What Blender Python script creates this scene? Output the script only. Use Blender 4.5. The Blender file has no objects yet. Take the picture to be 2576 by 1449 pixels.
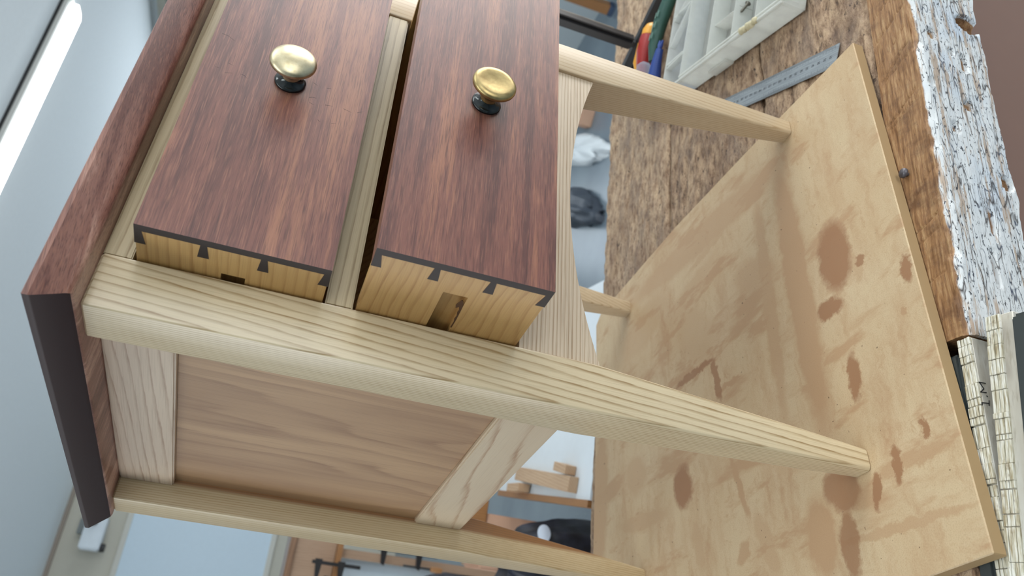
import bpy, bmesh, math, random
from mathutils import Vector, Matrix, noise
random.seed(7)
scn = bpy.context.scene
COL = scn.collection

# ------------------------------------------------------------------ camera
cam_d = bpy.data.cameras.new('camera')
cam = bpy.data.objects.new('camera', cam_d); COL.objects.link(cam)
CX, CY, CZ = -0.25410731, -0.45743279, 0.45728234
RX = (0.04376361, -0.34094174, -0.93906521)      # picture right, in the world (the phone was held on its side)
RY = (-0.81268773, 0.53454512, -0.23194864)      # picture down
RZ = (0.5810537, 0.77331768, -0.25368555)        # view direction
cam.matrix_world = Matrix(((RX[0], -RY[0], -RZ[0], CX), (RX[1], -RY[1], -RZ[1], CY), (RX[2], -RY[2], -RZ[2], CZ), (0, 0, 0, 1)))
cam_d.sensor_width = 36.0
cam_d.lens = 1966.338 * 36.0 / 2576.0
cam_d.clip_start = 0.02
cam_d.dof.use_dof = True
cam_d.dof.focus_distance = 0.62
cam_d.dof.aperture_fstop = 10.0
scn.camera = cam
# ------------------------------------------------------------------ world, light, exposure
scn.view_settings.view_transform = 'Standard'
scn.view_settings.look = 'None'
scn.view_settings.gamma = 1.0
scn.view_settings.use_curve_mapping = False
scn.view_settings.exposure = -0.10
wd = bpy.data.worlds.new('World'); scn.world = wd
wd.use_nodes = True
wd.node_tree.nodes['Background'].inputs[0].default_value = (0.82, 0.91, 1.0, 1)
wd.node_tree.nodes['Background'].inputs[1].default_value = 2.5
TH = math.radians(-9.4)                            # room and bench are turned against the little table
CT, ST_ = math.cos(TH), math.sin(TH)
def B(u, v, z=0.0):                                # room axes -> world
    return Vector((u * CT - v * ST_, u * ST_ + v * CT, z))
U0, U1, V0, V1, ZF, ZC = -3.2, 3.525, -3.0, 6.686, -0.87, 1.80
def window_light(name, u, v, z, w, h, direction, power, color):
    d = bpy.data.lights.new(name, 'AREA'); d.shape = 'RECTANGLE'; d.size = w; d.size_y = h
    d.energy = power; d.color = color
    o = bpy.data.objects.new(name, d); COL.objects.link(o)
    o.location = B(u, v, z)
    dv = B(*direction)
    o.rotation_euler = dv.to_track_quat('-Z', 'Z').to_euler()
    return o
# daylight coming in through the four window openings
window_light('window_daylight', U1 - 0.03, -0.6, 0.75, 3.2, 1.5, (-1, 0, 0.35), 115, (1.0, 0.97, 0.93))
window_light('window_daylight', 0.9, V0 + 0.03, 0.75, 2.6, 1.5, (0, 1, -0.1), 30, (1.0, 0.98, 0.95))
window_light('window_daylight', U0 + 0.03, 2.0, 0.70, 4.0, 1.5, (1, 0, 0.45), 55, (1.0, 0.975, 0.94))
window_light('window_daylight', U1 - 0.03, 4.7, 0.75, 2.8, 1.5, (-1, 0, 0.25), 15, (0.80, 0.92, 1.0))

# ------------------------------------------------------------------ helpers: tagging
def tag(o, label=None, cat=None, group=None, kind=None):
    if label: o['label'] = label
    if cat: o['category'] = cat
    if group: o['group'] = group
    if kind: o['kind'] = kind
    return o
def empty(name, loc=(0, 0, 0), rz=0.0):
    o = bpy.data.objects.new(name, None); COL.objects.link(o)
    o.location = loc; o.rotation_euler = (0, 0, rz); o.empty_display_size = 0.05
    return o
def link(name, me, mat, parent=None, smooth=None):
    o = bpy.data.objects.new(name, me); COL.objects.link(o)
    if mat is not None:
        for m in (mat if isinstance(mat, (list, tuple)) else [mat]): me.materials.append(m)
    if parent is not None: o.parent = parent
    if smooth is not None: shade(me, smooth)
    return o
def shade(me, angle=35):
    for p in me.polygons: p.use_smooth = True
    a = math.radians(angle)
    bm = bmesh.new(); bm.from_mesh(me)
    for e in bm.edges:
        if len(e.link_faces) == 2 and e.calc_face_angle(0) > a: e.smooth = False
    bm.to_mesh(me); bm.free()
def bmobj(name, bm, mat, parent=None, smooth=None):
    bmesh.ops.recalc_face_normals(bm, faces=bm.faces[:])
    me = bpy.data.meshes.new(name); bm.to_mesh(me); bm.free()
    return link(name, me, mat, parent, smooth)
# ------------------------------------------------------------------ helpers: shapes
def box(bm, lo, hi, bev=0.0, seg=2):
    ret = bmesh.ops.create_cube(bm, size=1.0)
    vs = ret['verts']
    for v in vs:
        v.co = Vector([lo[i] + (v.co[i] + 0.5) * (hi[i] - lo[i]) for i in range(3)])
    if bev > 0:
        es = list({e for v in vs for e in v.link_edges})
        bmesh.ops.bevel(bm, geom=es, offset=bev, segments=seg, affect='EDGES', clamp_overlap=True)
def obox(name, lo, hi, mat, parent=None, bev=0.0, smooth=None):
    bm = bmesh.new(); box(bm, lo, hi, bev)
    return bmobj(name, bm, mat, parent, smooth if smooth is not None else (40 if bev else None))
def prism(bm, pts, n0, n1, axis=2):
    """pts: 2-D outline in the two other axes, extruded along axis from n0 to n1"""
    def mk(p, n):
        if axis == 0: return (n, p[0], p[1])
        if axis == 1: return (p[0], n, p[1])
        return (p[0], p[1], n)
    a = [bm.verts.new(mk(p, n0)) for p in pts]; b = [bm.verts.new(mk(p, n1)) for p in pts]
    k = len(pts)
    bm.faces.new(a); bm.faces.new(b[::-1])
    for i in range(k): bm.faces.new((a[i], b[i], b[(i + 1) % k], a[(i + 1) % k]))
def lathe(bm, prof, seg=40, M=Matrix.Identity(4)):
    """prof: list of (radius, height) turned about local Z"""
    rings = []
    for r, h in prof:
        if r < 1e-6: rings.append([bm.verts.new(M @ Vector((0, 0, h)))])
        else: rings.append([bm.verts.new(M @ Vector((r * math.cos(2 * math.pi * i / seg), r * math.sin(2 * math.pi * i / seg), h))) for i in range(seg)])
    for a, b in zip(rings, rings[1:]):
        for i in range(seg):
            j = (i + 1) % seg
            if len(a) == 1 and len(b) == 1: continue
            if len(a) == 1: bm.faces.new((a[0], b[i], b[j]))
            elif len(b) == 1: bm.faces.new((a[i], b[0], a[j]))
            else: bm.faces.new((a[i], b[i], b[j], a[j]))
    if len(rings[0]) > 1: bm.faces.new(rings[0])
    if len(rings[-1]) > 1: bm.faces.new(rings[-1][::-1])
def tube(bm, pts, r, seg=10, flat=1.0):
    pts = [Vector(p) for p in pts]; rings = []
    if not isinstance(r, (list, tuple)): r = [r] * len(pts)
    for i, p in enumerate(pts):
        t = (pts[min(i + 1, len(pts) - 1)] - pts[max(i - 1, 0)]).normalized()
        up = Vector((0, 0, 1)) if abs(t.z) < 0.9 else Vector((1, 0, 0))
        x = t.cross(up).normalized(); y = x.cross(t).normalized()
        rings.append([bm.verts.new(p + x * (r[i] * math.cos(2 * math.pi * k / seg)) + y * (flat * r[i] * math.sin(2 * math.pi * k / seg))) for k in range(seg)])
    for a, b in zip(rings, rings[1:]):
        for i in range(seg): bm.faces.new((a[i], a[(i + 1) % seg], b[(i + 1) % seg], b[i]))
    bm.faces.new(rings[0][::-1]); bm.faces.new(rings[-1])
def fbm(x, y, z=0.0, o=4):
    s, a, f = 0.0, 1.0, 1.0
    for _ in range(o):
        s += a * noise.noise(Vector((x * f, y * f, z * f + 7.3 * f))); a *= 0.5; f *= 2.03
    return s
# ------------------------------------------------------------------ helpers: materials
def S(r, g, b):
    def c(v):
        v /= 255.0
        return v / 12.92 if v <= 0.04045 else ((v + 0.055) / 1.055) ** 2.4
    return (c(r), c(g), c(b), 1.0)
class G:
    def __init__(s, name):
        s.m = bpy.data.materials.new(name); s.m.use_nodes = True
        s.t = s.m.node_tree; s.t.nodes.clear()
        s.o = s.t.nodes.new('ShaderNodeOutputMaterial')
        s.tc = s.t.nodes.new('ShaderNodeTexCoord')
        s.P = s.tc.outputs['Object']
    def n(s, typ, ins=None, out=0, **pr):
        nd = s.t.nodes.new('ShaderNode' + typ)
        for k, v in pr.items(): setattr(nd, k, v)
        for k, v in (ins or {}).items():
            if isinstance(v, bpy.types.NodeSocket): s.t.links.new(v, nd.inputs[k])
            else: nd.inputs[k].default_value = v
        return nd.outputs[out]
    def math(s, op, a, b=0.0, c=0.0, clamp=False):
        return s.n('Math', {0: a, 1: b, 2: c}, operation=op, use_clamp=clamp)
    def map(s, vec, loc=(0, 0, 0), rot=(0, 0, 0), sc=(1, 1, 1)):
        return s.n('Mapping', {'Vector': vec, 'Location': loc, 'Rotation': rot, 'Scale': sc})
    def noise(s, vec, scale, detail=2.0, rough=0.5, dist=0.0):
        return s.n('TexNoise', {'Vector': vec, 'Scale': scale, 'Detail': detail, 'Roughness': rough, 'Distortion': dist})
    def dot(s, vec, k):
        return s.n('VectorMath', {0: vec, 1: k}, out=1, operation='DOT_PRODUCT')
    def ramp(s, f, stops, interp='LINEAR'):
        nd = s.t.nodes.new('ShaderNodeValToRGB'); cr = nd.color_ramp; cr.interpolation = interp
        while len(cr.elements) < len(stops): cr.elements.new(0.5)
        for e, (p, c) in zip(cr.elements, stops):
            e.position = p; e.color = c if not isinstance(c, (int, float)) else (c, c, c, 1)
        s.t.links.new(f, nd.inputs[0]); return nd.outputs[0]
    def mix(s, f, a, b, mode='MIX'):
        nd = s.t.nodes.new('ShaderNodeMix'); nd.data_type = 'RGBA'; nd.blend_type = mode
        for sock, v in ((nd.inputs[0], f), (nd.inputs[6], a), (nd.inputs[7], b)):
            if isinstance(v, bpy.types.NodeSocket): s.t.links.new(v, sock)
            else: sock.default_value = v
        return nd.outputs[2]
    def bump(s, h, strength=0.3, dist=0.001):
        return s.n('Bump', {'Height': h, 'Strength': strength, 'Distance': dist})
    def done(s, col, rough=0.5, bump=None, dim=None, **kw):
        if dim is not None: col = s.mix(1.0, col, (dim[0], dim[1], dim[2], 1), 'MULTIPLY')
        ins = {'Base Color': col, 'Roughness': rough}
        if bump is not None: ins['Normal'] = bump
        for k, v in kw.items(): ins[k.replace('_', ' ')] = v
        sh = s.n('BsdfPrincipled', ins)
        s.t.links.new(sh, s.o.inputs[0]); s.bs = sh
        return s.m
AX = {'X': (1, 0, 0), 'Y': (0, 1, 0), 'Z': (0, 0, 1)}
def stretch(axis, k): return tuple(k if AX[axis][i] else 1.0 for i in range(3))
def plain(name, col, rough=0.5, **kw):
    g = G(name)
    nz = g.noise(g.P, 40, 3)
    c = g.mix(g.math('MULTIPLY', nz, 0.25), col, tuple([x * 0.75 for x in col[:3]] + [1]))
    return g.done(c, rough, **kw)
def wood(name, axis, light, dark, ring, warp=1.2, wscale=9.0, seed=0.0, rough=0.38, tone=0.25, pore=0.22, sharp=0.35, light2=None, wst=0.12, heart=None, coat=0.2, rmin=0.3):
    g = G(name)
    P = g.map(g.P, loc=(seed * 1.31, seed * 0.77, seed * 2.11))
    st = stretch(axis, wst)
    w = g.noise(g.map(P, sc=st), wscale, 3, 0.55)
    jag = g.noise(g.map(P, loc=(6, 6, 6), sc=stretch(axis, 0.05)), 420, 3, 0.7)
    v = g.math('MULTIPLY_ADD', w, warp * 2, g.math('MULTIPLY_ADD', jag, 0.42, g.dot(P, ring)))
    fr = g.math('FRACT', v)
    l2 = light2 or light
    ringc = g.ramp(fr, [(0.0, dark), (sharp * 0.4, tuple((a + b) / 2 for a, b in zip(light, dark))), (sharp, light), (0.90, l2), (1.0, dark)])
    # how strongly a ring shows differs along the board
    st2 = g.noise(g.map(P, loc=(3, 5, 9), sc=stretch(axis, 0.08)), 130, 3)
    ringf = g.ramp(st2, [(0.3, rmin), (0.7, 1.0)])
    c = g.mix(ringf, l2, ringc)
    fine = g.noise(g.map(P, sc=stretch(axis, 0.018)), 1100, 2, 0.6)
    c = g.mix(g.ramp(fine, [(0.50, 0.0), (0.72, pore)]), c, tuple([x * 0.55 for x in dark[:3]] + [1]))
    lo = g.noise(g.map(P, loc=(1, 2, 3), sc=stretch(axis, 0.25)), 14, 2)
    c = g.mix(g.ramp(lo, [(0.35, 0.0), (0.7, tone)]), c, dark)
    if heart:
        coord, thr, hc = heart
        hv = g.dot(g.P, coord)
        hn = g.math('MULTIPLY_ADD', w, 0.004, hv)
        hm = g.ramp(g.math('MULTIPLY_ADD', g.math('SUBTRACT', hn, thr + 0.002), 250.0, 0.5), [(0.0, 0.0), (1.0, 0.85)])
        c = g.mix(hm, c, g.mix(g.ramp(fr, [(0, 0), (1, 1)]), hc, tuple([x * 0.6 for x in hc[:3]] + [1])))
    bmp = g.bump(g.math('ADD', g.math('MULTIPLY', fine, 0.6), g.math('MULTIPLY', fr, 0.25)), 0.12, 0.0006)
    return g.done(c, rough, bmp, dim=(0.83, 0.785, 0.755), Coat_Weight=coat, Coat_Roughness=0.16)
def sapele(name, axis='X', seed=0.0, lo=S(100, 66, 60), mid=S(128, 85, 74), hi=S(162, 114, 90), stripe=46, rough=0.36, tilt=0.0, across=(0, 0, 1)):
    g = G(name)
    P = g.map(g.P, loc=(seed, seed * 0.7, seed * 1.9), rot=(0, tilt, 0))
    s1 = g.noise(g.map(P, sc=stretch(axis, 0.05)), stripe, 2, 0.5)
    s2 = g.noise(g.map(P, loc=(4, 4, 4), sc=stretch(axis, 0.06)), stripe * 5.0, 4, 0.65)
    s3 = g.noise(g.map(P, loc=(8, 1, 4), sc=stretch(axis, 0.35)), 30, 3, 0.6)
    f = g.math('ADD', g.math('MULTIPLY_ADD', s1, 0.62, g.math('MULTIPLY', s2, 0.34)), g.math('MULTIPLY', s3, 0.06))
    c = g.ramp(f, [(0.41, lo), (0.49, mid), (0.53, mid), (0.60, hi)])
    pores = g.noise(g.map(P, sc=stretch(axis, 0.035)), 1500, 2, 0.6)
    pm = g.ramp(pores, [(0.50, 0.0), (0.66, 0.55)])
    c = g.mix(pm, c, S(70, 44, 40))
    fl = g.noise(g.map(P, loc=(2, 2, 2), sc=stretch(axis, 0.045)), 1100, 2, 0.5)
    c = g.mix(g.ramp(fl, [(0.54, 0.0), (0.72, 0.45)]), c, S(178, 128, 104))
    bmp = g.bump(g.math('SUBTRACT', s2, pores), 0.18, 0.0006)
    return g.done(c, rough, bmp, dim=(0.82, 0.76, 0.74), Coat_Weight=0.2, Coat_Roughness=0.3)

# ------------------------------------------------------------------ materials
ASH_L, ASH_D = S(214, 203, 165), S(158, 134, 82)
M_legFL = wood('ash_leg_wide_rings', 'Z', S(226, 212, 178), S(150, 118, 66), (-165, -430, 12), 1.1, 20, 1.0, rough=0.28, sharp=0.34, tone=0.15, rmin=0.35, wst=0.08)
M_leg = wood('ash_leg', 'Z', S(218, 202, 172), S(176, 148, 108), (200, 430, -4), 1.2, 8, 2.0, rough=0.34)
M_legBL = wood('ash_leg_heart', 'Z', S(216, 200, 164), S(172, 142, 88), (430, 170, 3), 0.9, 8, 3.3, rough=0.32, heart=((1, 0, 0), 0.0225, S(158, 104, 56)))
M_railx = wood('ash_rail_long', 'X', S(212, 198, 162), S(136, 112, 70), (2, 90, 150), 1.6, 7, 4.0, rough=0.34, sharp=0.3)
M_apron = wood('ash_apron', 'X', S(224, 210, 186), S(156, 124, 84), (3, 120, 300), 2.4, 7, 5.0, rough=0.42, sharp=0.4, pore=0.35)
M_raily = wood('ash_rail_side', 'Y', S(220, 203, 180), S(160, 128, 100), (200, 6, 120), 2.4, 9, 6.0, rough=0.40, sharp=0.3)
M_railb = wood('ash_rail_cathedral', 'Y', S(218, 202, 174), S(170, 130, 92), (60, 5, 46), 2.8, 12, 7.4, rough=0.40, pore=0.12, sharp=0.22)
M_panel = wood('ash_panel_pinkish', 'Z', S(188, 153, 112), S(146, 108, 72), (60, 26, 2), 4.2, 8, 8.0, rough=0.45, pore=0.3, wst=0.16, sharp=0.6, tone=0.6)
M_dside = wood('drawer_side_ash', 'Y', S(216, 176, 112), S(176, 132, 72), (90, 3, 150), 2.6, 8, 9.0, rough=0.5)
M_dside2 = wood('drawer_side_ash_figured', 'Y', S(206, 166, 104), S(170, 124, 66), (40, 4, 120), 5.0, 9, 10.5, rough=0.5, wst=0.3)
M_dfront1 = sapele('sapele_ribbon', 'X', 0.3, stripe=44, tilt=0.02)
M_dfront2 = sapele('sapele_straight', 'X', 2.7, stripe=70, lo=S(102, 65, 58), mid=S(130, 85, 73), hi=S(160, 110, 86))
M_dend = plain('sapele_end_grain', S(44, 33, 32), 0.6)
M_tend = plain('sapele_end_grain_oiled', S(48, 30, 29), 0.45, Specular_IOR_Level=0.25)
M_top = sapele('sapele_curly', 'X', 5.2, stripe=34, lo=S(118, 78, 68), mid=S(154, 112, 98), hi=S(206, 168, 150), tilt=0.16)

def mdf():
    g = G('stained_mdf')
    warpv = g.n('TexNoise', {'Vector': g.P, 'Scale': 70.0, 'Detail': 6.0, 'Roughness': 0.68}, out=1)
    wv = g.n('VectorMath', {0: warpv, 1: (0.5, 0.5, 0.5)}, operation='SUBTRACT')
    wv = g.n('VectorMath', {0: wv, 3: 0.020}, operation='SCALE')
    Pw = g.n('VectorMath', {0: g.P, 1: wv}, operation='ADD')
    base = g.ramp(g.noise(g.P, 9, 4), [(0.3, S(212, 184, 144)), (0.7, S(222, 199, 162))])
    speck = g.noise(g.P, 900, 2)
    base = g.mix(g.ramp(speck, [(0.45, 0.0), (0.8, 0.3)]), base, S(150, 114, 76))
    grime = g.noise(g.map(g.P, rot=(0, 0, 0.55), sc=(1, 0.35, 1)), 24, 5, 0.65)
    m = g.ramp(grime, [(0.53, 0.0), (0.62, 0.75)])
    grime2 = g.noise(g.map(g.P, loc=(3, 1, 0), rot=(0, 0, -0.9), sc=(1, 0.3, 1)), 16, 5, 0.6)
    m = g.math('MAXIMUM', m, g.ramp(grime2, [(0.54, 0.0), (0.63, 0.75)]))
    for (lx, rz_, sc_, fr_, lo_, hi_, am_) in ((5.0, 0.16, (0.22, 1, 1), 22, 0.50, 0.70, 0.95), (8.0, -0.12, (0.16, 1, 1), 55, 0.56, 0.72, 0.9), (2.0, 1.30, (0.2, 1, 1), 24, 0.52, 0.74, 0.8), (7.0, 1.05, (0.08, 1, 1), 110, 0.58, 0.68, 0.5), (11.0, 0.6, (0.6, 1, 1), 75, 0.57, 0.70, 0.7)):
        q_ = g.noise(g.map(Pw, loc=(lx, lx * 0.3, 0), rot=(0, 0, rz_), sc=sc_), fr_, 7, 0.70)
        m = g.math('MAXIMUM', m, g.ramp(q_, [(lo_, 0.0), (hi_, am_)]))
    STN = [(0.2168, 0.0836, 3.086, 0.1344, 0.0105, 0.6), (0.2057, 0.0379, 3.108, 0.1557, 0.0168, 0.8), (0.3788, 0.191, 1.468, 0.1834, 0.0212, 0.6), (0.2047, -0.0144, 3.057, 0.0331, 0.0173, 1), (0.1775, -0.0358, -3.013, 0.0148, 0.0062, 0.5), (0.1579, 0.0051, -1.738, 0.0147, 0.0087, 1), (0.0846, 0.2795, -3.065, 0.0221, 0.0163, 1), (0.0821, -0.0049, 3.015, 0.019, 0.0064, 1), (0.0113, -0.0587, -3.099, 0.007, 0.0039, 1), (0.1406, -0.0843, 2.954, 0.0118, 0.005, 1), (0.109, -0.07, -2.212, 0.0039, 0.0029, 0.8), (-0.0053, -0.025, 3.006, 0.0126, 0.0043, 1), (-0.0158, 0.0004, 2.896, 0.0129, 0.0042, 1), (-0.0063, -0.0406, -1.586, 0.0399, 0.0059, 0.7), (-0.049, -0.0111, -1.647, 0.0692, 0.0037, 0.6), (-0.0023, 0.0363, -2.233, 0.0201, 0.0151, 0.9), (-0.0325, 0.0711, 3.14, 0.0314, 0.0169, 0.8), (-0.0463, 0.0408, 3.073, 0.0247, 0.0089, 0.9), (0.0487, 0.1743, -2.888, 0.0352, 0.0048, 0.8), (0.2079, 0.2328, -1.623, 0.0386, 0.004, 0.9), (0.1782, 0.1911, -3.047, 0.0264, 0.005, 0.9), (0.1614, 0.1703, -1.553, 0.0221, 0.0034, 0.8), (0.1396, 0.4956, 3.013, 0.0981, 0.0235, 0.7), (0.3382, 0.3467, -1.427, 0.0719, 0.0298, 0.4), (0.3151, 0.2385, -1.334, 0.0785, 0.0137, 0.4), (0.0756, 0.3772, -1.716, 0.0613, 0.01, 0.5), (-0.0166, 0.1446, -2.82, 0.0337, 0.0106, 0.5), (0.1798, -0.0418, 2.154, 0.0058, 0.0048, 0.9), (-0.015, 0.1821, -0.771, 0.0125, 0.0072, 0.7), (0.1386, 0.388, 2.548, 0.0232, 0.028, 0.5), (0.3543, 0.157, -1.458, 0.0682, 0.0059, 0.5), (0.0126, 0.259, -2.973, 0.0289, 0.0094, 0.5), (0.2583, 0.0996, -2.108, 0.0377, 0.0204, 0.5), (0.2493, 0.2174, -2.447, 0.0691, 0.0281, 0.35), (0.0442, 0.0901, -1.59, 0.0262, 0.012, 0.4)]
    dark = None
    for (cx, cy, a, l, w, k) in STN:
        mp = g.n('Mapping', {'Vector': Pw, 'Location': (cx, cy, 0), 'Rotation': (0, 0, a), 'Scale': (l * 1.15, w * 1.2, 1.0)}, vector_type='TEXTURE')
        x = g.n('VectorMath', {0: mp, 1: (1, 1, 0)}, operation='MULTIPLY')
        d = g.n('VectorMath', {0: x}, out=1, operation='LENGTH')
        soft = 3.0 if k >= 0.9 else 2.4
        f = g.math('MULTIPLY', g.math('MULTIPLY', g.math('SUBTRACT', 1.15, d), soft, clamp=True), k)
        if k >= 0.9: dark = f if dark is None else g.math('MAXIMUM', dark, f)
        else: m = g.math('MAXIMUM', m, f)
    c = g.mix(g.math('MULTIPLY', m, 0.85), base, S(186, 144, 104))
    c = g.mix(g.math('MULTIPLY', dark, 0.95), c, S(166, 122, 86))
    dots = g.noise(g.P, 210, 2)
    c = g.mix(g.ramp(dots, [(0.73, 0.0), (0.76, 0.8)]), c, S(96, 66, 42))
    return g.done(c, 0.62, g.bump(speck, 0.1, 0.0004), dim=(0.84, 0.83, 0.82))
M_mdf = mdf()
M_mdfedge = plain('mdf_edge', S(168, 140, 100), 0.8)

def oldwood(name, seed=0.0, light=S(186, 160, 132), midc=S(140, 114, 90), dark=S(78, 60, 48), grey=S(118, 102, 92)):
    g = G(name)
    P = g.map(g.P, loc=(seed, seed * 1.7, 0))
    a = g.noise(g.map(P, sc=(0.5, 1, 1)), 22, 5, 0.65)
    b = g.noise(g.map(P, loc=(5, 5, 5), sc=(0.36, 1, 1)), 120, 6, 0.74)
    d = g.noise(g.map(P, loc=(9, 2, 1), sc=(0.8, 1, 1)), 11, 4, 0.6)
    c = g.ramp(b, [(0.30, dark), (0.42, midc), (0.54, light), (0.72, S(214, 190, 158))])
    c = g.mix(g.ramp(a, [(0.50, 0.0), (0.66, 0.7)]), c, g.mix(b, grey, S(150, 132, 118)))
    c = g.mix(g.ramp(d, [(0.50, 0.0), (0.70, 0.55)]), c, S(112, 82, 60))
    e = g.noise(g.map(P, loc=(1, 7, 1), sc=(0.5, 1, 1)), 170, 4, 0.65)
    c = g.mix(g.ramp(e, [(0.60, 0.0), (0.68, 0.85)]), c, S(60, 44, 36))
    h = g.math('MULTIPLY_ADD', e, -0.7, b)
    return g.done(c, 0.72, g.bump(h, 1.0, 0.004), dim=(0.95, 0.90, 0.86))
M_old = [oldwood('old_bench_wood', 0.0), oldwood('old_bench_wood_grey', 3.1, grey=S(110, 95, 84)), oldwood('old_bench_wood_pale', 6.2, light=S(196, 172, 144), midc=S(158, 130, 104))]

def painted():
    """front board of the bench: scarred brown top, white painted front face"""
    g = G('front_board_scarred_and_painted')
    P = g.P
    # bare wood
    a = g.noise(g.map(P, sc=(0.10, 1, 1)), 320, 4, 0.65)
    b = g.noise(g.map(P, loc=(2, 3, 1), sc=(1, 0.45, 0.45)), 46, 5, 0.6)
    bare = g.ramp(a, [(0.3, S(112, 76, 46)), (0.5, S(160, 118, 78)), (0.7, S(196, 160, 116))])
    bare = g.mix(g.ramp(b, [(0.50, 0.0), (0.66, 0.65)]), bare, S(96, 64, 42))
    # paint
    n1 = g.noise(g.map(P, loc=(7, 0, 2), sc=(0.5, 1, 1)), 30, 4, 0.6)
    pc = g.ramp(g.noise(g.map(P, loc=(4, 4, 4), sc=(0.8, 1, 1)), 17, 3), [(0.50, S(224, 226, 227)), (0.64, S(202, 212, 224)), (0.80, S(130, 164, 204))])
    worn = g.noise(g.map(P, loc=(1, 8, 2), sc=(0.10, 1, 1)), 120, 5, 0.7)
    pc = g.mix(g.ramp(worn, [(0.53, 0.0), (0.60, 0.9)]), pc, S(184, 160, 138))
    fl = g.noise(g.map(P, loc=(3, 3, 8), rot=(0, 0.5, 0), sc=(0.45, 1, 1)), 360, 4, 0.7)
    pc = g.mix(g.ramp(fl, [(0.575, 0.0), (0.62, 0.95)]), pc, S(46, 50, 60))
    def lines(rot, sc, scale, wd, col, base, seed):
        q = g.noise(g.map(P, loc=(seed, seed, seed), rot=rot, sc=sc), scale, 2, 0.5)
        dd = g.math('ABSOLUTE', g.math('SUBTRACT', q, 0.5))
        br = g.noise(g.map(P, loc=(seed + 3, 1, 2)), 60, 2)
        mk = g.math('MULTIPLY', g.ramp(dd, [(0.0, 1.0), (wd, 0.0)]), g.ramp(br, [(0.42, 0.0), (0.48, 1.0)]))
        return g.mix(mk, base, col)
    pc = lines((0, 0.15, 0), (0.12, 1, 1), 60, 0.012, S(58, 50, 48), pc, 1.0)
    pc = lines((0, 0.9, 0), (0.15, 1, 1), 70, 0.010, S(52, 62, 84), pc, 4.0)
    pc = lines((0, -0.6, 0), (0.15, 1, 1), 60, 0.010, S(70, 64, 62), pc, 8.0)
    gr_ = g.noise(g.map(P, loc=(5, 2, 6), sc=(0.06, 1, 1)), 420, 3, 0.65)
    pc = g.mix(g.ramp(gr_, [(0.58, 0.0), (0.66, 0.7)]), pc, S(104, 94, 88))
    sep = g.n('SeparateXYZ', {0: P}, out=1)
    wob = g.noise(g.map(P, sc=(1, 1, 1)), 30, 4, 0.6)
    ed = g.math('ADD', sep, g.math('MULTIPLY', g.math('SUBTRACT', wob, 0.5), 0.008))
    mask = g.ramp(g.math('MULTIPLY_ADD', g.math('ADD', ed, 0.0935), 900.0, 0.5), [(0.0, 0.0), (1.0, 1.0)])
    c = g.mix(mask, pc, bare)
    # the holes and dents are bare inside
    zc = g.n('SeparateXYZ', {0: P}, out=1)
    hole = g.ramp(g.math('MULTIPLY_ADD', g.math('ADD', zc, 0.0955), 700.0, 0.0), [(0.0, 0.0), (1.0, 1.0)])
    h = g.math('SUBTRACT', g.math('MULTIPLY', a, 0.5), g.ramp(fl, [(0.585, 0.0), (0.635, 1.0)]))
    return g.done(c, 0.6, g.bump(h, 0.5, 0.002), dim=(0.88, 0.88, 0.87))
M_front = painted()
M_brownbase = plain('brown_painted_base', S(130, 100, 86), 0.5)

def brass(name, hi=S(202, 191, 160), lo=S(146, 130, 94)):
    g = G(name)
    a = g.noise(g.P, 90, 4, 0.6); b = g.noise(g.P, 700, 2)
    c = g.mix(g.ramp(a, [(0.4, 0.0), (0.7, 0.7)]), hi, lo)
    return g.done(c, g.math('MULTIPLY_ADD', b, 0.12, 0.30), g.bump(b, 0.06, 0.0003), Metallic=1.0)
M_brass = brass('aged_brass')
M_brassdark = brass('dark_aged_brass', S(180, 160, 112), S(112, 92, 56))
M_blackened = plain('blackened_metal', S(60, 62, 62), 0.14, Metallic=0.9)
M_steel = G('ruler_steel')
_n = M_steel.noise(M_steel.map(M_steel.P, sc=(0.05, 1, 1)), 700, 2)
M_steel = M_steel.done(M_steel.ramp(_n, [(0.3, S(134, 141, 146)), (0.7, S(160, 167, 172))]), 0.4, Metallic=0.25)
M_ink = plain('black_print', S(34, 36, 40), 0.6)
M_darkjaw = plain('dark_green_cast_iron', S(58, 64, 64), 0.5)
M_blacksteel = plain('black_painted_steel', S(28, 28, 30), 0.42)
M_scrape = plain('bare_scraped_steel', S(112, 104, 92), 0.5)
def milky(name, col, alpha, rough=0.35):
    g = G(name)
    tr = g.n('BsdfTransparent', {'Color': (1, 1, 1, 1)})
    nz = g.noise(g.P, 60, 3)
    pr = g.n('BsdfPrincipled', {'Base Color': col, 'Roughness': rough})
    tl = g.n('BsdfTranslucent', {'Color': col})
    mx = g.n('MixShader', {0: 0.35, 1: pr, 2: tl})
    f = g.ramp(nz, [(0.2, alpha - 0.06), (0.8, alpha + 0.06)])
    sh = g.n('MixShader', {0: f, 1: tr, 2: mx})
    g.t.links.new(sh, g.o.inputs[0])
    return g.m
M_poly = milky('milky_polypropylene', S(224, 225, 219), 0.48)
M_polyrim = milky('milky_rim', S(228, 230, 225), 0.74)
M_polyfloor = milky('milky_floor', S(204, 206, 202), 0.80)
M_film = milky('clear_blister', S(190, 205, 220), 0.3, 0.15)
M_glue = milky('yellowed_glue', S(222, 214, 182), 0.9, 0.4)
def nylon():
    g = G('worn_white_nylon')
    a = g.noise(g.map(g.P, sc=(0.4, 1, 1)), 26, 4, 0.6); b = g.noise(g.map(g.P, sc=(0.2, 1, 1)), 420, 3)
    c = g.ramp(a, [(0.38, S(214, 212, 204)), (0.55, S(196, 190, 176)), (0.72, S(150, 140, 128))])
    c = g.mix(g.ramp(b, [(0.55, 0.0), (0.7, 0.4)]), c, S(140, 128, 104))
    return g.done(c, 0.45, g.bump(b, 0.2, 0.0006))
M_nylon = nylon()
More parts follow.
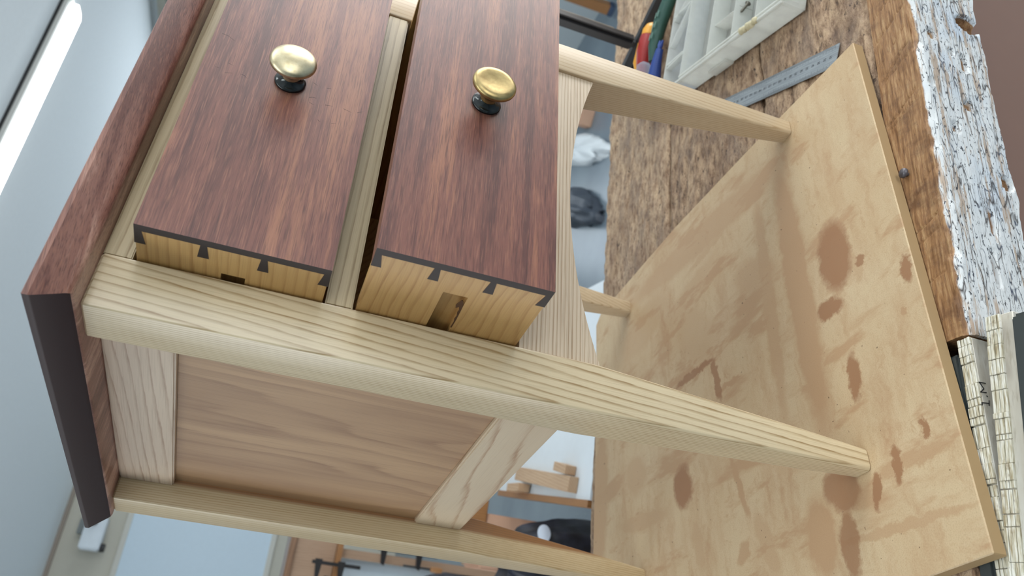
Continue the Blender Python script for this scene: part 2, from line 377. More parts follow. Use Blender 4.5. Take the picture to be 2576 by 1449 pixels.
def chewed():
    g = G('chewed_yellowed_nylon')
    b = g.noise(g.map(g.P, sc=(0.12, 1, 1)), 500, 3, 0.6)
    b2 = g.noise(g.P, 120, 4, 0.6)
    c = g.ramp(b, [(0.34, S(158, 144, 114)), (0.47, S(206, 200, 178)), (0.62, S(232, 230, 220))])
    c = g.mix(g.ramp(b2, [(0.60, 0.0), (0.70, 0.5)]), c, S(132, 106, 66))
    return g.done(c, 0.4, g.bump(b, 0.35, 0.001))
M_chew = chewed()
M_red = plain('red_rubber', S(160, 40, 38), 0.4)
M_yellow = plain('amber_plastic', S(226, 160, 44), 0.35)
M_green = plain('dark_green_plastic', S(44, 82, 72), 0.4)
M_greenlite = plain('green_grip_bumps', S(112, 146, 134), 0.5)
M_blue = plain('blue_plastic', S(42, 70, 142), 0.35)
M_ceil = plain('ceiling_paint', S(238, 244, 246), 0.9)
M_wall = plain('wall_paint_beige', S(196, 192, 178), 0.85)
M_wallg = plain('wall_paint_grey', S(186, 196, 200), 0.85)
M_floor = G('grey_blue_floor')
_a = M_floor.noise(M_floor.P, 3, 4); _b = M_floor.noise(M_floor.P, 90, 2)
_c = M_floor.ramp(_a, [(0.35, S(108, 122, 134)), (0.65, S(126, 140, 150))])
M_floor = M_floor.done(M_floor.mix(M_floor.ramp(_b, [(0.74, 0.0), (0.77, 0.6)]), _c, S(190, 196, 200)), 0.28)
M_white = plain('white_laminate', S(226, 234, 240), 0.3)
M_board = plain('whiteboard_face', S(206, 224, 236), 0.35)
M_lamp = plain('lamp_housing', S(190, 192, 188), 0.6)
M_alu = plain('frame_pale', S(206, 204, 194), 0.5)
M_pine = wood('pale_pine', 'X', S(214, 186, 154), S(176, 140, 104), (10, 140, 160), 1.2, 9, 12.0, rough=0.6)
M_pinez = wood('pale_pine_upright', 'Z', S(182, 156, 132), S(136, 108, 84), (120, 140, 6), 1.2, 9, 13.0, rough=0.6)
M_oak = wood('brown_board', 'Z', S(178, 130, 80), S(130, 86, 46), (150, 120, 4), 1.2, 9, 14.0, rough=0.5)
M_pink = plain('pinkish_offcut', S(206, 166, 140), 0.7)
M_blackcloth = G('navy_black_fabric')
_n = M_blackcloth.noise(M_blackcloth.P, 30, 4)
M_blackcloth = M_blackcloth.done(M_blackcloth.ramp(_n, [(0.4, S(24, 26, 34)), (0.7, S(44, 48, 62))]), 0.55)
M_greycloth = plain('dark_grey_tarpaulin', S(62, 70, 82), 0.5)
M_glare = plain('painted_glare', S(236, 242, 246), 0.5)
M_label = plain('pale_patch', S(196, 208, 224), 0.5)

# ------------------------------------------------------------------ the room
def room_box(name, lo, hi, mat):
    o = obox(name, lo, hi, mat); o.rotation_euler = (0, 0, TH); o['kind'] = 'structure'; return o
room_box('floor', (U0, V0, ZF - 0.1), (U1, V1, ZF), M_floor)
room_box('ceiling', (U0, V0, ZC), (U1, V1, ZC + 0.1), M_ceil)
room_box('wall_back', (U0 - 0.1, V1, ZF), (U1 + 0.1, V1 + 0.1, ZC), M_wall)
def wall_with_opening(name, fixed, a0, a1, o0, o1, axis, mat, z0=0.0, z1=1.5, t=0.12, sign=1):
    bm = bmesh.new()
    o0 = o0 if isinstance(o0, tuple) else (o0,); o1 = o1 if isinstance(o1, tuple) else (o1,)
    segs, last = [], a0
    for p0, p1 in zip(o0, o1):
        segs += [(last, p0, ZF, ZC), (p0, p1, ZF, z0), (p0, p1, z1, ZC)]; last = p1
    segs.append((last, a1, ZF, ZC))
    for (s0, s1, zz0, zz1) in segs:
        f0, f1 = sorted((fixed, fixed + sign * t))
        if axis == 'u': box(bm, (f0, s0, zz0), (f1, s1, zz1))
        else: box(bm, (s0, f0, zz0), (s1, f1, zz1))
    o = bmobj(name, bm, mat); o.rotation_euler = (0, 0, TH); o['kind'] = 'structure'
    return o
def window_frame(name, fixed, o0, o1, axis, z0=0.0, z1=1.5, sign=1):
    r = empty(name, B(fixed, (o0 + o1) / 2, z0) if axis == 'u' else B((o0 + o1) / 2, fixed, z0), TH); r['kind'] = 'structure'
    h = (o1 - o0) / 2; zh = z1 - z0
    f0, f1 = sorted((0.04 * sign, 0.10 * sign))
    def bar(nm, s0, s1, a, b):
        if axis == 'u': obox(nm, (f0, s0, a), (f1, s1, b), M_alu, r)
        else: obox(nm, (s0, f0, a), (s1, f1, b), M_alu, r)
    bar('window_frame', -h, h, 0, 0.05); bar('window_frame', -h, h, zh - 0.05, zh)
    for k in (-h, -h / 3 - 0.025, h / 3 - 0.025, h - 0.05): bar('window_frame', k, k + 0.05, 0.05, zh - 0.05)
wall_with_opening('wall_right', U1, V0, V1, (-2.2, 3.3), (1.0, 6.1), 'u', M_wallg)
wall_with_opening('wall_left', U0, V0, V1, 0.0, 4.0, 'u', M_wallg, sign=-1)
wall_with_opening('wall_front', V0, U0, U1, -0.4, 2.2, 'v', M_wallg, sign=-1)
window_frame('window_1', U1, -2.2, 1.0, 'u')
window_frame('window_2', U0, 0.0, 4.0, 'u', sign=-1)
window_frame('window_4', U1, 3.3, 6.1, 'u')
window_frame('window_3', V0, -0.4, 2.2, 'v', sign=-1)
# cornice strips where the ceiling meets the back and right walls
room_box('trim_1', (U0, V1 - 0.03, ZC - 0.03), (U1, V1, ZC), plain('cornice_brownish', S(150, 138, 126), 0.7))
o = room_box('trim_2', (U1 - 0.05, V0, ZC - 0.10), (U1, V1, ZC - 0.05), plain('rail_on_wall', S(160, 158, 146), 0.7))

# LED panels on the ceiling
M_led = G('led_diffuser')
_e = M_led.n('Emission', {'Color': (0.95, 1.0, 1.0, 1), 'Strength': 12.0}); M_led.t.links.new(_e, M_led.o.inputs[0]); M_led = M_led.m
def led(u0, u1, v0, v1, label):
    r = empty('ceiling_light', B((u0 + u1) / 2, (v0 + v1) / 2, ZC), TH)
    tag(r, label, 'ceiling light', 'linear ceiling lights')
    hu, hv = (u1 - u0) / 2, (v1 - v0) / 2
    bm = bmesh.new()
    box(bm, (-hu - 0.01, -hv - 0.035, -0.03), (hu + 0.01, -hv - 0.001, 0.0))
    box(bm, (-hu - 0.01, hv + 0.001, -0.03), (hu + 0.01, hv + 0.006, 0.0))
    box(bm, (-hu - 0.01, -hv - 0.001, -0.022), (hu + 0.01, hv + 0.001, 0.0))
    bmobj('housing', bm, M_lamp, r)
    obox('painted_edge_shadow', (-hu - 0.01, -hv - 0.043, -0.012), (hu + 0.01, -hv - 0.036, 0.0), M_blacksteel, r)  # black strip drawn in as the fixture's edge shadow
    # diffuser with clipped corners
    c = 0.05
    bm = bmesh.new()
    prism(bm, [(-hu, -hv), (hu - c, -hv), (hu, -hv + c), (hu, hv - c * 0.4), (hu - c * 0.4, hv), (-hu, hv)], -0.044, -0.023, 2)
    bmobj('diffuser', bm, M_led, r)
led(0.95, 2.47, 2.785, 2.925, 'long white glowing ceiling light with a clipped end')
for (a, b, c, n) in ((0.95, 2.50, -0.6, 'over the right end of the bench'), (-1.3, 0.25, -0.6, 'over the left end of the bench')):
    led(a, b, c, c + 0.19, 'added unseen ceiling light ' + n)  # both added out of view to brighten the bench top
# ------------------------------------------------------------------ workbench
bench = empty('workbench', (0, 0, ZF), TH)
tag(bench, 'old scarred wooden workbench with a white painted front edge', 'workbench')
BZ = -0.012                                       # top of the bench (board and table stand above it)
def bsub(name, me, mats, sm=None):
    o = link(name, me, mats, bench, sm); o.location.z = -ZF; return o
def plank(v0, v1, u0, u1, seed, mat, back_wob=False):
    nu, nv = 340, max(12, int((v1 - v0) / 0.0035))
    vs, fs = [], []
    for i in range(nu + 1):
        u = u0 + (u1 - u0) * i / nu
        for j in range(nv + 1):
            t = j / nv; v = v0 + (v1 - v0) * t
            e = min(t, 1 - t) * (v1 - v0)
            d = 0.0030 * max(0.0, fbm(u * 26 + seed, v * 70, seed, 3) + 0.25) + 0.0022 * max(0, fbm(u * 110, v * 260 + seed, 2.0, 2)) + 0.0025 * max(0, fbm(u * 5, v * 9, seed + 4, 2))
            z = BZ - 0.0004 - d
            if e < 0.006: z -= 0.004 * (1 - e / 0.006) * (0.6 + 0.6 * abs(fbm(u * 30, seed, 1, 2)))
            vv = v
            if j == 0: vv += 0.0012 * fbm(u * 40, seed, 3, 2)
            if j == nv: vv += (0.009 if back_wob else 0.0012) * fbm(u * (16 if back_wob else 40), seed + 2, 5, 3)
            vs.append((u, vv, z))
    n1 = nv + 1
    for i in range(nu):
        for j in range(nv): fs.append((i * n1 + j, (i + 1) * n1 + j, (i + 1) * n1 + j + 1, i * n1 + j + 1))
    # sides and bottom
    top0 = [i * n1 for i in range(nu + 1)]; top1 = [i * n1 + nv for i in range(nu + 1)]
    k = len(vs)
    zb = BZ - 0.075
    for i in range(nu + 1): x = vs[top0[i]]; vs.append((x[0], x[1], zb))
    for i in range(nu + 1): x = vs[top1[i]]; vs.append((x[0], x[1], zb))
    for i in range(nu):
        fs.append((top0[i + 1], top0[i], k + i, k + i + 1))
        fs.append((top1[i], top1[i + 1], k + nu + 1 + i + 1, k + nu + 1 + i))
        fs.append((k + i, k + i + 1, k + nu + 1 + i + 1, k + nu + 1 + i)[::-1])
    me = bpy.data.meshes.new('plank'); me.from_pydata(vs, [], fs); me.update()
    return bsub('plank', me, mat, 40)
plank(-0.0445, 0.1290, -0.45, 1.55, 1.3, M_old[1])
plank(0.1320, 0.3545, -0.45, 1.55, 5.9, M_old[0])
plank(0.3575, 0.5750, -0.45, 1.55, 9.4, M_old[2], True)
# front board: profile swept along the bench, from the back of the top round the worn edge down the painted face
DENTS = [(0.3663, -0.0649, 0.012, 0.0045, 0.006), (0.3152, -0.0595, 0.006, 0.005, 0.006), (0.2408, -0.0846, 0.008, 0.006, 0.008), (0.3896, -0.0324, 0.007, 0.005, 0.005), (0.3749, -0.0506, 0.005, 0.004, 0.004), (0.4210, -0.0800, 0.011, 0.014, 0.016), (0.2849, -0.0398, 0.007, 0.004, 0.004), (0.196, -0.060, 0.022, 0.003, 0.005), (0.150, -0.052, 0.020, 0.003, 0.005), (0.33, -0.022, 0.006, 0.004, 0.003), (0.48, -0.05, 0.01, 0.004, 0.005)]
CUTS = [(0.418, 0.5, 0.0020), (0.392, 0.65, 0.0010), (0.372, 0.60, 0.0020), (0.364, 0.3, 0.0010), (0.318, 0.55, 0.0022), (0.310, 0.4, 0.0009), (0.222, 0.9, 0.0016), (0.190, 0.35, 0.0016), (0.178, 0.30, 0.0010), (0.448, 0.5, 0.0012), (0.140, 0.2, 0.0008), (0.520, 0.4, 0.0015)]
def front_board():
    u0, u1, nu = 0.0855, 1.55, 700
    prof = []
    r = 0.007
    for j in range(19): prof.append((-0.0475 - (0.0975 - r - 0.0475) * j / 18, BZ - 0.0005, 'top'))
    for j in range(1, 6):
        a = math.pi / 2 * j / 6; prof.append((-0.0975 + r - r * math.sin(a), BZ - r + r * math.cos(a), 'edge'))
    for j in range(33): prof.append((-0.0975, BZ - r - (0.080 - r) * j / 32, 'front'))
    vs, fs = [], []
    n1 = len(prof)
    for i in range(nu + 1):
        u = u0 + (u1 - u0) * (i / nu) ** 1.6
        for (v, z, kind) in prof:
            d = 0.0009 * abs(fbm(u * 22, v * 60 + z * 60, 4.2, 3)) + 0.0005 * abs(fbm(u * 120, v * 200, z * 200, 2))
            if kind == 'top':
                for cu, sl, dp in CUTS:
                    du = abs(u - cu - (v + 0.07) * -sl + 0.0012 * fbm(v * 120, cu * 50, 1, 2))
                    if du < 0.0016 and -0.088 < v < -0.052: d += dp * (1 - du / 0.0016)
                vs.append((u, v, z - d))
            elif kind == 'edge':
                w = 0.004 * max(0, fbm(u * 20, 3, 1, 3)) + d
                vs.append((u, v + w * 0.9, z - w))
            else:
                for (hu, hz, ru, rz, dp) in DENTS:
                    q = ((u - hu) / ru) ** 2 + ((z - hz) / rz) ** 2
                    if q < 1: d += dp * (1 - q) ** 0.6
                zz = z
                if z < -0.085: zz += 0.0035 * fbm(u * 25, 1, 7, 3)
                vs.append((u, v + d, zz))
    for i in range(nu):
        for j in range(n1 - 1): fs.append((i * n1 + j, i * n1 + j + 1, (i + 1) * n1 + j + 1, (i + 1) * n1 + j))
    k = len(vs)
    for i in range(nu + 1): vs.append((vs[i * n1][0], -0.0475, BZ - 0.080))
    for i in range(nu):
        fs.append((i * n1, (i + 1) * n1, k + i + 1, k + i))
        fs.append((i * n1 + n1 - 1, k + i, k + i + 1, (i + 1) * n1 + n1 - 1))
    fs.append([j for j in range(n1)][::-1] + [k]); fs.append([nu * n1 + j for j in range(n1)] + [k + nu])
    me = bpy.data.meshes.new('front_board'); me.from_pydata(vs, [], fs); me.update()
    o = bsub('front_board', me, M_front, 50)
    o['label'] = 'brown front board with saw cuts and flaking white painted face'
front_board()
# short front board behind the vise
bm = bmesh.new(); box(bm, (-0.45, -0.0706, BZ - 0.08), (0.0740, -0.0475, BZ - 0.001), 0.002)
bmobj('front_board', bm, M_old[2], bench, 40).location.z = -ZF
bm = bmesh.new(); box(bm, (-0.42, -0.055, ZF), (1.50, 0.52, BZ - 0.0805))
o = bmobj('base_cabinet', bm, M_brownbase, bench); o.location.z = -ZF; o['label'] = 'plain brown base under the bench top'
# domed nail head standing in the front board
bm = bmesh.new()
lathe(bm, [(0.0016, -0.004), (0.0016, 0.004), (0.0045, 0.0042), (0.0046, 0.0052), (0.0040, 0.0066), (0.0026, 0.0076), (0, 0.008)], 24)
o = bmobj('nail', bm, plain('dark_nail_head', S(92, 88, 92), 0.35, Metallic=0.4), None, 50)
o.location = Vector((0.2331, -0.1040, BZ - 0.001)) ; tag(o, 'dark domed nail head standing in the bench front board', 'nail')

# ------------------------------------------------------------------ front vise
vise = empty('bench_vise', B(-0.06, -0.11, ZF), TH)
tag(vise, 'dark iron bench vise with chewed white plastic jaw liners', 'vise')
def vpart(name, bm, mat, rz=0.0, piv=(0, 0), sm=None):
    o = bmobj(name, bm, mat, vise, sm); o.location = (0.06 + piv[0], 0.11 + piv[1], -ZF); o.rotation_euler = (0, 0, rz)
    return o
bm = bmesh.new(); box(bm, (-0.30, -0.0835, -0.10), (0.0735, -0.0712, -0.0128), 0.002)
vpart('rear_jaw', bm, M_darkjaw, sm=40)
def liner(u0, u1, v0, v1, ztop, h, seed, name='jaw_liner'):
    """plastic bar whose top edge has been cut into ribs and steps"""
    rnd = random.Random(seed)
    bm = bmesh.new()
    box(bm, (u0, v0, ztop - h), (u1, v1, ztop - 0.003), 0.0006, 1)
    return bm, rnd
def chew(u0, u1, v0, v1, ztop, rnd):
    bm = bmesh.new(); u = u1
    while u > u0:
        L = rnd.choice((0.004, 0.006, 0.008, 0.011, 0.016, 0.022)); L = min(L, u - u0 + 1e-4)
        n = rnd.choice((3, 4, 4, 5)); w = (v1 - v0) / n; gap = rnd.uniform(0.0, 0.0009)
        base = rnd.uniform(-0.0012, 0.0)
        for k in range(n):
            hh = base + rnd.uniform(-0.0007, 0.0)
            vv = v0 + k * w
            box(bm, (u - L + gap, vv + 0.0001, ztop - 0.0034), (u, vv + w - 0.0003, ztop + hh), 0.0003, 1)
        u -= L
    return bm
bm, rnd = liner(-0.30, 0.0832, -0.0952, -0.0840, -0.0126, 0.075, 3)
l1 = vpart('jaw_liner', bm, M_nylon, sm=40)
bm = chew(-0.30, 0.0832, -0.0952, -0.0840, -0.0126, rnd)
o = bmobj('chewed_edge', bm, M_chew, l1)
# hand-written mark on the liner's face
bm = bmesh.new()
STROKES = [[(0.0428, -0.0062), (0.0431, -0.0119), ], [(0.0428, -0.0064), (0.0385, -0.0095), (0.0353, -0.0060)], [(0.0353, -0.0060), (0.0359, -0.0112)], [(0.0334, -0.0110), (0.0330, -0.0117)], [(0.0272, -0.0054), (0.0280, -0.0122)], [(0.0301, -0.0124), (0.0263, -0.0117)], [(0.0272, -0.0054), (0.0254, -0.0052)]]
for st in STROKES:
    for (a, b) in zip(st, st[1:]):
        va, vb = Vector((a[0], a[1])), Vector((b[0], b[1])); t = (vb - va).normalized(); nrm = Vector((-t.y, t.x)) * 0.00032
        q = [va + nrm - t * 0.0002, vb + nrm + t * 0.0002, vb - nrm + t * 0.0002, va - nrm - t * 0.0002]
        prism(bm, [(p.x + 0.005, p.y - 0.0093) for p in q], -0.0955, -0.0951, 1)
bmobj('hand_written_mark', bm, M_ink, l1)
rz2 = math.radians(-6.0)
bm = bmesh.new(); box(bm, (-0.30, -0.0105, -0.085), (0.0, 0.0105, -0.0155), 0.0006, 1)
l2 = vpart('jaw_liner', bm, M_nylon, rz2, (0.0910, -0.1210), 40)
rnd = random.Random(11)
bm = chew(-0.30, 0.0, -0.0015, 0.0105, -0.0126, rnd); bmobj('chewed_edge', bm, M_chew, l2)
bm = bmesh.new(); box(bm, (-0.30, -0.045, -0.12), (-0.004, -0.0110, -0.011), 0.003)
vpart('front_jaw', bm, M_darkjaw, rz2, (0.0910, -0.1210), 40)

# ------------------------------------------------------------------ board under the table
bm = bmesh.new()
out = [(0.4090, -0.1036), (0.4240, 0.059), (0.4375, 0.2407), (0.4420, 0.476), (0.4290, 0.4955), (0.3016, 0.5000), (-0.10, 0.536), (-0.0875, -0.0835)]
prism(bm, out, BZ, 0.0, 2)
bmesh.ops.bevel(bm, geom=bm.edges[:], offset=0.0008, segments=1, affect='EDGES')
me_b = bpy.data.meshes.new('board'); bmesh.ops.recalc_face_normals(bm, faces=bm.faces[:]); bm.to_mesh(me_b); bm.free()
brd = link('board', me_b, [M_mdf, M_mdfedge])
for p in me_b.polygons: p.material_index = 0 if p.normal.z > 0.5 else 1
tag(brd, 'thin stained fibreboard sheet under the table legs', 'board')

# ------------------------------------------------------------------ the little table
W, D, A, BF, H = 0.4015, 0.3965, 0.0398, 0.0190, 0.5800
table = empty('side_table', (0, 0, 0))
tag(table, 'small ash side table with dark red wood top and two open drawers', 'table')
def leg(sx, sy, mat, name='leg'):
    """outer faces upright, the two inner faces tapering below the apron"""
    x0, y0 = (0 if sx > 0 else W), (0 if sy > 0 else D)
    bm = bmesh.new(); rings = []
    for (z, s, r) in ((0.0, BF - 0.0008, 0.0036), (0.0012, BF, 0.0036), (0.06, BF + (A - BF) * 0.06 / 0.236, 0.0022), (0.236, A, 0.0017), (0.247, A, 0.0016), (H - 0.0015, A, 0.0016), (H, A - 0.0010, 0.0014)):
        ring = []
        e = 0.0010 if z in (0.0, H) else 0.0
        for (cx, cy, a0) in ((r + e, r + e, 180), (s - r, r + e, 270), (s - r, s - r, 0), (r + e, s - r, 90)):
            for k in range(5):
                a = math.radians(a0 + 22.5 * k)
                ring.append(bm.verts.new((x0 + sx * (cx + r * math.cos(a)), y0 + sy * (cy + r * math.sin(a)), z)))
        rings.append(ring)
    for a, b in zip(rings, rings[1:]):
        k = len(a)
        for i in range(k): bm.faces.new((a[i], a[(i + 1) % k], b[(i + 1) % k], b[i]))
    bm.faces.new(rings[0]); bm.faces.new(rings[-1])
    return bmobj(name, bm, mat, table, 30)
leg(1, 1, M_legFL); leg(-1, 1, M_leg); leg(1, -1, M_legBL); leg(-1, -1, M_leg)
# top with an undercut edge
bm = bmesh.new()
def rect(x0, x1, y0, y1, z): return [bm.verts.new(p) for p in ((x0, y0, z), (x1, y0, z), (x1, y1, z), (x0, y1, z))]
rs = [rect(-0.0045, W + 0.0045, -0.0185, 0.3930, H), rect(-0.0068, W + 0.0068, -0.0220, 0.3933, H + 0.0010), rect(-0.0086, W + 0.0086, -0.0243, 0.3935, H + 0.0028), rect(-0.0200, W + 0.0200, -0.0342, 0.3940, H + 0.0160), rect(-0.0205, W + 0.0205, -0.0348, 0.3945, H + 0.0170), rect(-0.0205, W + 0.0205, -0.0348, 0.3945, H + 0.0198), rect(-0.0198, W + 0.0198, -0.0340, 0.3938, H + 0.0205)]
for a, b in zip(rs, rs[1:]):
    for i in range(4): bm.faces.new((a[i], a[(i + 1) % 4], b[(i + 1) % 4], b[i]))
bm.faces.new(rs[0]); bm.faces.new(rs[-1])
tt = bmobj('table_top', bm, [M_top, M_tend], table, 28)
for p in tt.data.polygons:
    if abs(p.normal.x) > 0.5: p.material_index = 1
def tpart(name, lo, hi, mat, bev=0.0008): return obox(name, lo, hi, mat, table, bev)
tpart('top_rail', (A, 0.0012, 0.5626), (W - A, 0.030, H), M_railx)
tpart('middle_rail', (A, 0.0016, 0.4207), (W - A, 0.036, 0.4396), M_railx, 0.0012)
# arched apron
bm = bmesh.new(); pts = [(A, 0.2985), (A, 0.2335)]
for i in range(1, 25):
    t = i / 25; x = A + (W - 2 * A) * t
    pts.append((x, 0.2580 - 0.0245 * abs(2 * t - 1) ** 2.05))
pts += [(W - A, 0.2335), (W - A, 0.2985)]
prism(bm, pts, 0.0032, 0.0210, 1)
bmobj('apron', bm, M_apron, table)
for sx in (0, 1):
    def X(a): return a if sx == 0 else W - a
    def sp(name, x0, x1, z0, z1, mat, bev=0.0015):
        xa, xb = sorted((X(x0), X(x1)))
        tpart(name, (xa, A, z0), (xb, D - A, z1), mat, bev)
    sp('side_top_rail', 0.0205, 0.0390, 0.5300, H, M_raily)
    sp('side_bottom_rail', 0.0222, 0.0390, 0.2340, 0.2860, M_railb)
    sp('side_panel', 0.0270, 0.0340, 0.2862, 0.5298, M_panel, 0.0)
tpart('back_panel', (A, D - 0.030, 0.2340), (W - A, D - 0.018, H), M_panel)
for zr in (0.5007, 0.3600):
    for x0, x1 in ((0.0392, 0.0460), (W - 0.0460, W - 0.0392)):
        tpart('drawer_runner', (x0, 0.030 if zr > 0.45 else 0.030, zr - 0.007), (x1, D - A, zr + 0.007), M_railb, 0.0)
M_scr = plain('dark_scratch', S(44, 28, 28), 0.6)
M_tear = plain('torn_fibres', S(84, 54, 28), 0.9)
SCRATCH = [[(0.2268, 0.5559), (0.2262, 0.5513), (0.223, 0.546)], [(0.1982, 0.5444), (0.1972, 0.5406)], [(0.1873, 0.5442), (0.1892, 0.5395)], [(0.1908, 0.5339), (0.1904, 0.5312), (0.1881, 0.5286)], [(0.1907, 0.5515), (0.1908, 0.549)], [(0.204, 0.4838), (0.2019, 0.4806)], [(0.1873, 0.4842), (0.1886, 0.4818), (0.1888, 0.4789)], [(0.1825, 0.4828), (0.1813, 0.4793)], [(0.1862, 0.4585), (0.1846, 0.4522)], [(0.1859, 0.4482), (0.189, 0.444)], [(0.1678, 0.4644), (0.1692, 0.461)], [(0.2022, 0.4738), (0.2031, 0.4707)], [(0.1845, 0.4719), (0.1856, 0.4662)], [(0.1677, 0.4742), (0.1661, 0.4717)]]
TEAR = [(-0.038, 0.3544), (-0.0368, 0.353), (-0.0332, 0.3519), (-0.0267, 0.3514), (-0.0178, 0.3512), (-0.0121, 0.3511), (-0.0026, 0.3513), (-0.0028, 0.3522), (-0.0103, 0.3519), (-0.0141, 0.3526), (-0.0181, 0.3522), (-0.0226, 0.3531), (-0.0256, 0.3527), (-0.0298, 0.3539), (-0.0275, 0.3557), (-0.0312, 0.3566), (-0.034, 0.3556)]
def drawer(yf, z0, z1, ymark, zs0, zs1, fmat, smat, pins, dished, lab):
    x0, x1 = A + 0.0010, W - A - 0.0010
    yb = yf + 0.36
    bm = bmesh.new()
    box(bm, (x0 + 0.009, yf + 0.0195, z0 + 0.012), (x1 - 0.009, yb - 0.010, z0 + 0.017))     # bottom
    box(bm, (x0 + 0.0105, yb - 0.010, z0 + 0.017), (x1 - 0.0105, yb, z1 - 0.006))            # back
    dr = bmobj('drawer', bm, M_dside, table); dr['label'] = lab
    # front: solid block between the sides plus lap and pins in front of each side
    fr_end = yf + 0.0192
    bm = bmesh.new(); b = 0.0005
    box(bm, (x0 + 0.0102, yf, z0), (x1 - 0.0102, fr_end, z1), 0.0)
    for s in (0, 1):
        xa, xb = (x0, x0 + 0.0102) if s == 0 else (x1 - 0.0102, x1)
        box(bm, (xa, yf, z0), (xb, yf + 0.0063, z1))
        for poly in pins:
            prism(bm, poly, xa, xb, 0)
    f = bmobj('drawer_front', bm, [fmat, M_dend], dr)
    for p in f.data.polygons:
        if abs(p.normal.x) > 0.5: p.material_index = 1
    # sides with a stopped groove for the runner
    for s in (0, 1):
        xa = x0 + 0.00025 if s == 0 else x1 - 0.0100
        xb = x0 + 0.0100 if s == 0 else x1 - 0.00025
        g0, g1 = (xa + 0.0062, xb) if s == 0 else (xa, xb - 0.0062)
        bm = bmesh.new()
        y0 = yf + 0.0064
        box(bm, (xa, y0, zs1), (xb, yb, z1 - 0.0008)); box(bm, (xa, y0, z0 + 0.0008), (xb, yb, zs0))
        box(bm, (xa, y0, zs0), (xb, ymark, zs1)); box(bm, (g0, ymark, zs0), (g1, yb, zs1))
        bmobj('drawer_side', bm, smat, dr)
    if not dished:
        for L in SCRATCH:
            n_ = len(L); P2 = [Vector(p) for p in L]; up, dn = [], []
            for k, p in enumerate(P2):
                t = (P2[min(k + 1, n_ - 1)] - P2[max(k - 1, 0)]).normalized(); nr = Vector((-t.y, t.x)) * (0.00016 if k < n_ - 1 else 0.00006)
                up.append(tuple(p + nr)); dn.append(tuple(p - nr))
            bm = bmesh.new(); prism(bm, up + dn[::-1], yf - 0.00004, yf + 0.0002, 1)
            bmobj('scratch', bm, M_scr, dr)
    else:
        bm = bmesh.new(); prism(bm, TEAR, x0 + 0.0001, x0 + 0.0008, 0); bmobj('tear_out', bm, M_tear, dr)
    # knob
    kx, kz = (x0 + x1) / 2 - 0.0035, (z0 + z1) / 2 - 0.001
    Mk = Matrix.Translation((kx, yf, kz)) @ Matrix.Rotation(math.radians(90), 4, 'X')
    bm = bmesh.new()
    lathe(bm, [(0.0112, 0.0), (0.0114, 0.0012), (0.0110, 0.0019), (0.0098, 0.0026), (0.0078, 0.0040), (0.0066, 0.0058)], 40, Mk)
    k0 = bmobj('knob_foot', bm, M_blackened, dr, 40)
    bm = bmesh.new()
    prof = [(0.0064, 0.0052), (0.0060, 0.0078), (0.0064, 0.0102), (0.0080, 0.0128), (0.0112, 0.0150), (0.0148, 0.0168), (0.0164, 0.0184), (0.0167, 0.0198)]
    if not dished: prof += [(0.0163, 0.0212), (0.0148, 0.0226), (0.0122, 0.0239), (0.0085, 0.0249), (0.0045, 0.0255), (0, 0.0257)]
    else: prof += [(0.0164, 0.0212), (0.0154, 0.0222), (0.0138, 0.0228), (0.0118, 0.0229), (0.0085, 0.0226), (0.0045, 0.0223), (0, 0.0222)]
    lathe(bm, prof, 48, Mk)
    k1 = bmobj('knob', bm, M_brass if not dished else M_brassdark, dr, 60)
    k1['label'] = 'rounded brass knob head' if not dished else 'dished brass knob head, darker in the middle'
    return dr
def pinset(yf, z0, z1, zz):
    a, b = yf + 0.0062, yf + 0.0193
    L = [[(a, z1), (b, z1), (b, z1 - 0.0066), (a, z1 - 0.0044)], [(a, z0), (b, z0), (b, z0 + 0.0068), (a, z0 + 0.0042)]]
    for c in zz: L.append([(a, c + 0.0020), (b, c + 0.0036), (b, c - 0.0036), (a, c - 0.0020)])
    return L
drawer(-0.0368, 0.4408, 0.5610, -0.0045, 0.4930, 0.5083, M_dfront1, M_dside, pinset(-0.0368, 0.4408, 0.5610, (0.5200, 0.4830)), False, 'upper drawer pulled out a little, with dovetailed side')
drawer(-0.0718, 0.3008, 0.4192, -0.0424, 0.3515, 0.3686, M_dfront2, M_dside2, pinset(-0.0718, 0.3008, 0.4192, (0.3787, 0.3412)), True, 'lower drawer pulled out further, with dovetails and a groove in its side')

# ------------------------------------------------------------------ things on the bench
# steel ruler
re = math.radians(58.2)
rul = empty('steel_ruler', (0.4423, -0.0802, BZ + 0.0002), re)
tag(rul, 'steel ruler with small engraved numbers lying on the bench', 'ruler')
bm = bmesh.new(); box(bm, (0, 0, 0), (0.255, 0.0260, 0.0009)); bmobj('blade', bm, M_steel, rul)
bm = bmesh.new()
for k in range(5, 251):
    if k % 10 == 0: L = 0.0062
    elif k % 5 == 0: L = 0.0048
    else: L = 0.0034
    box(bm, (k * 0.001 - 0.00009, 0.0, 0.0009), (k * 0.001 + 0.00009, L, 0.00095))
    box(bm, (k * 0.001 - 0.00009, 0.026 - L, 0.0009), (k * 0.001 + 0.00009, 0.026, 0.00095))
o = bmobj('scale_marks', bm, M_ink, rul)
dg = bpy.context.evaluated_depsgraph_get()
def text_mesh(s, size):
    cu = bpy.data.curves.new('txt', 'FONT'); cu.body = s; cu.size = size; cu.align_x = 'CENTER'; cu.align_y = 'CENTER'; cu.extrude = 0.00003
    to = bpy.data.objects.new('txt', cu); COL.objects.link(to)
    dgx = bpy.context.evaluated_depsgraph_get(); dgx.update()
    me = bpy.data.meshes.new_from_object(to.evaluated_get(dgx))
    bpy.data.objects.remove(to); bpy.data.curves.remove(cu)
    return me
for k in range(10, 250, 10):
    me = text_mesh(str(k), 0.0046); me.name = 'number'
    me.materials.clear()
    o = link('number', me, M_ink, rul); o.location = (k * 0.001, 0.0125, 0.00093)

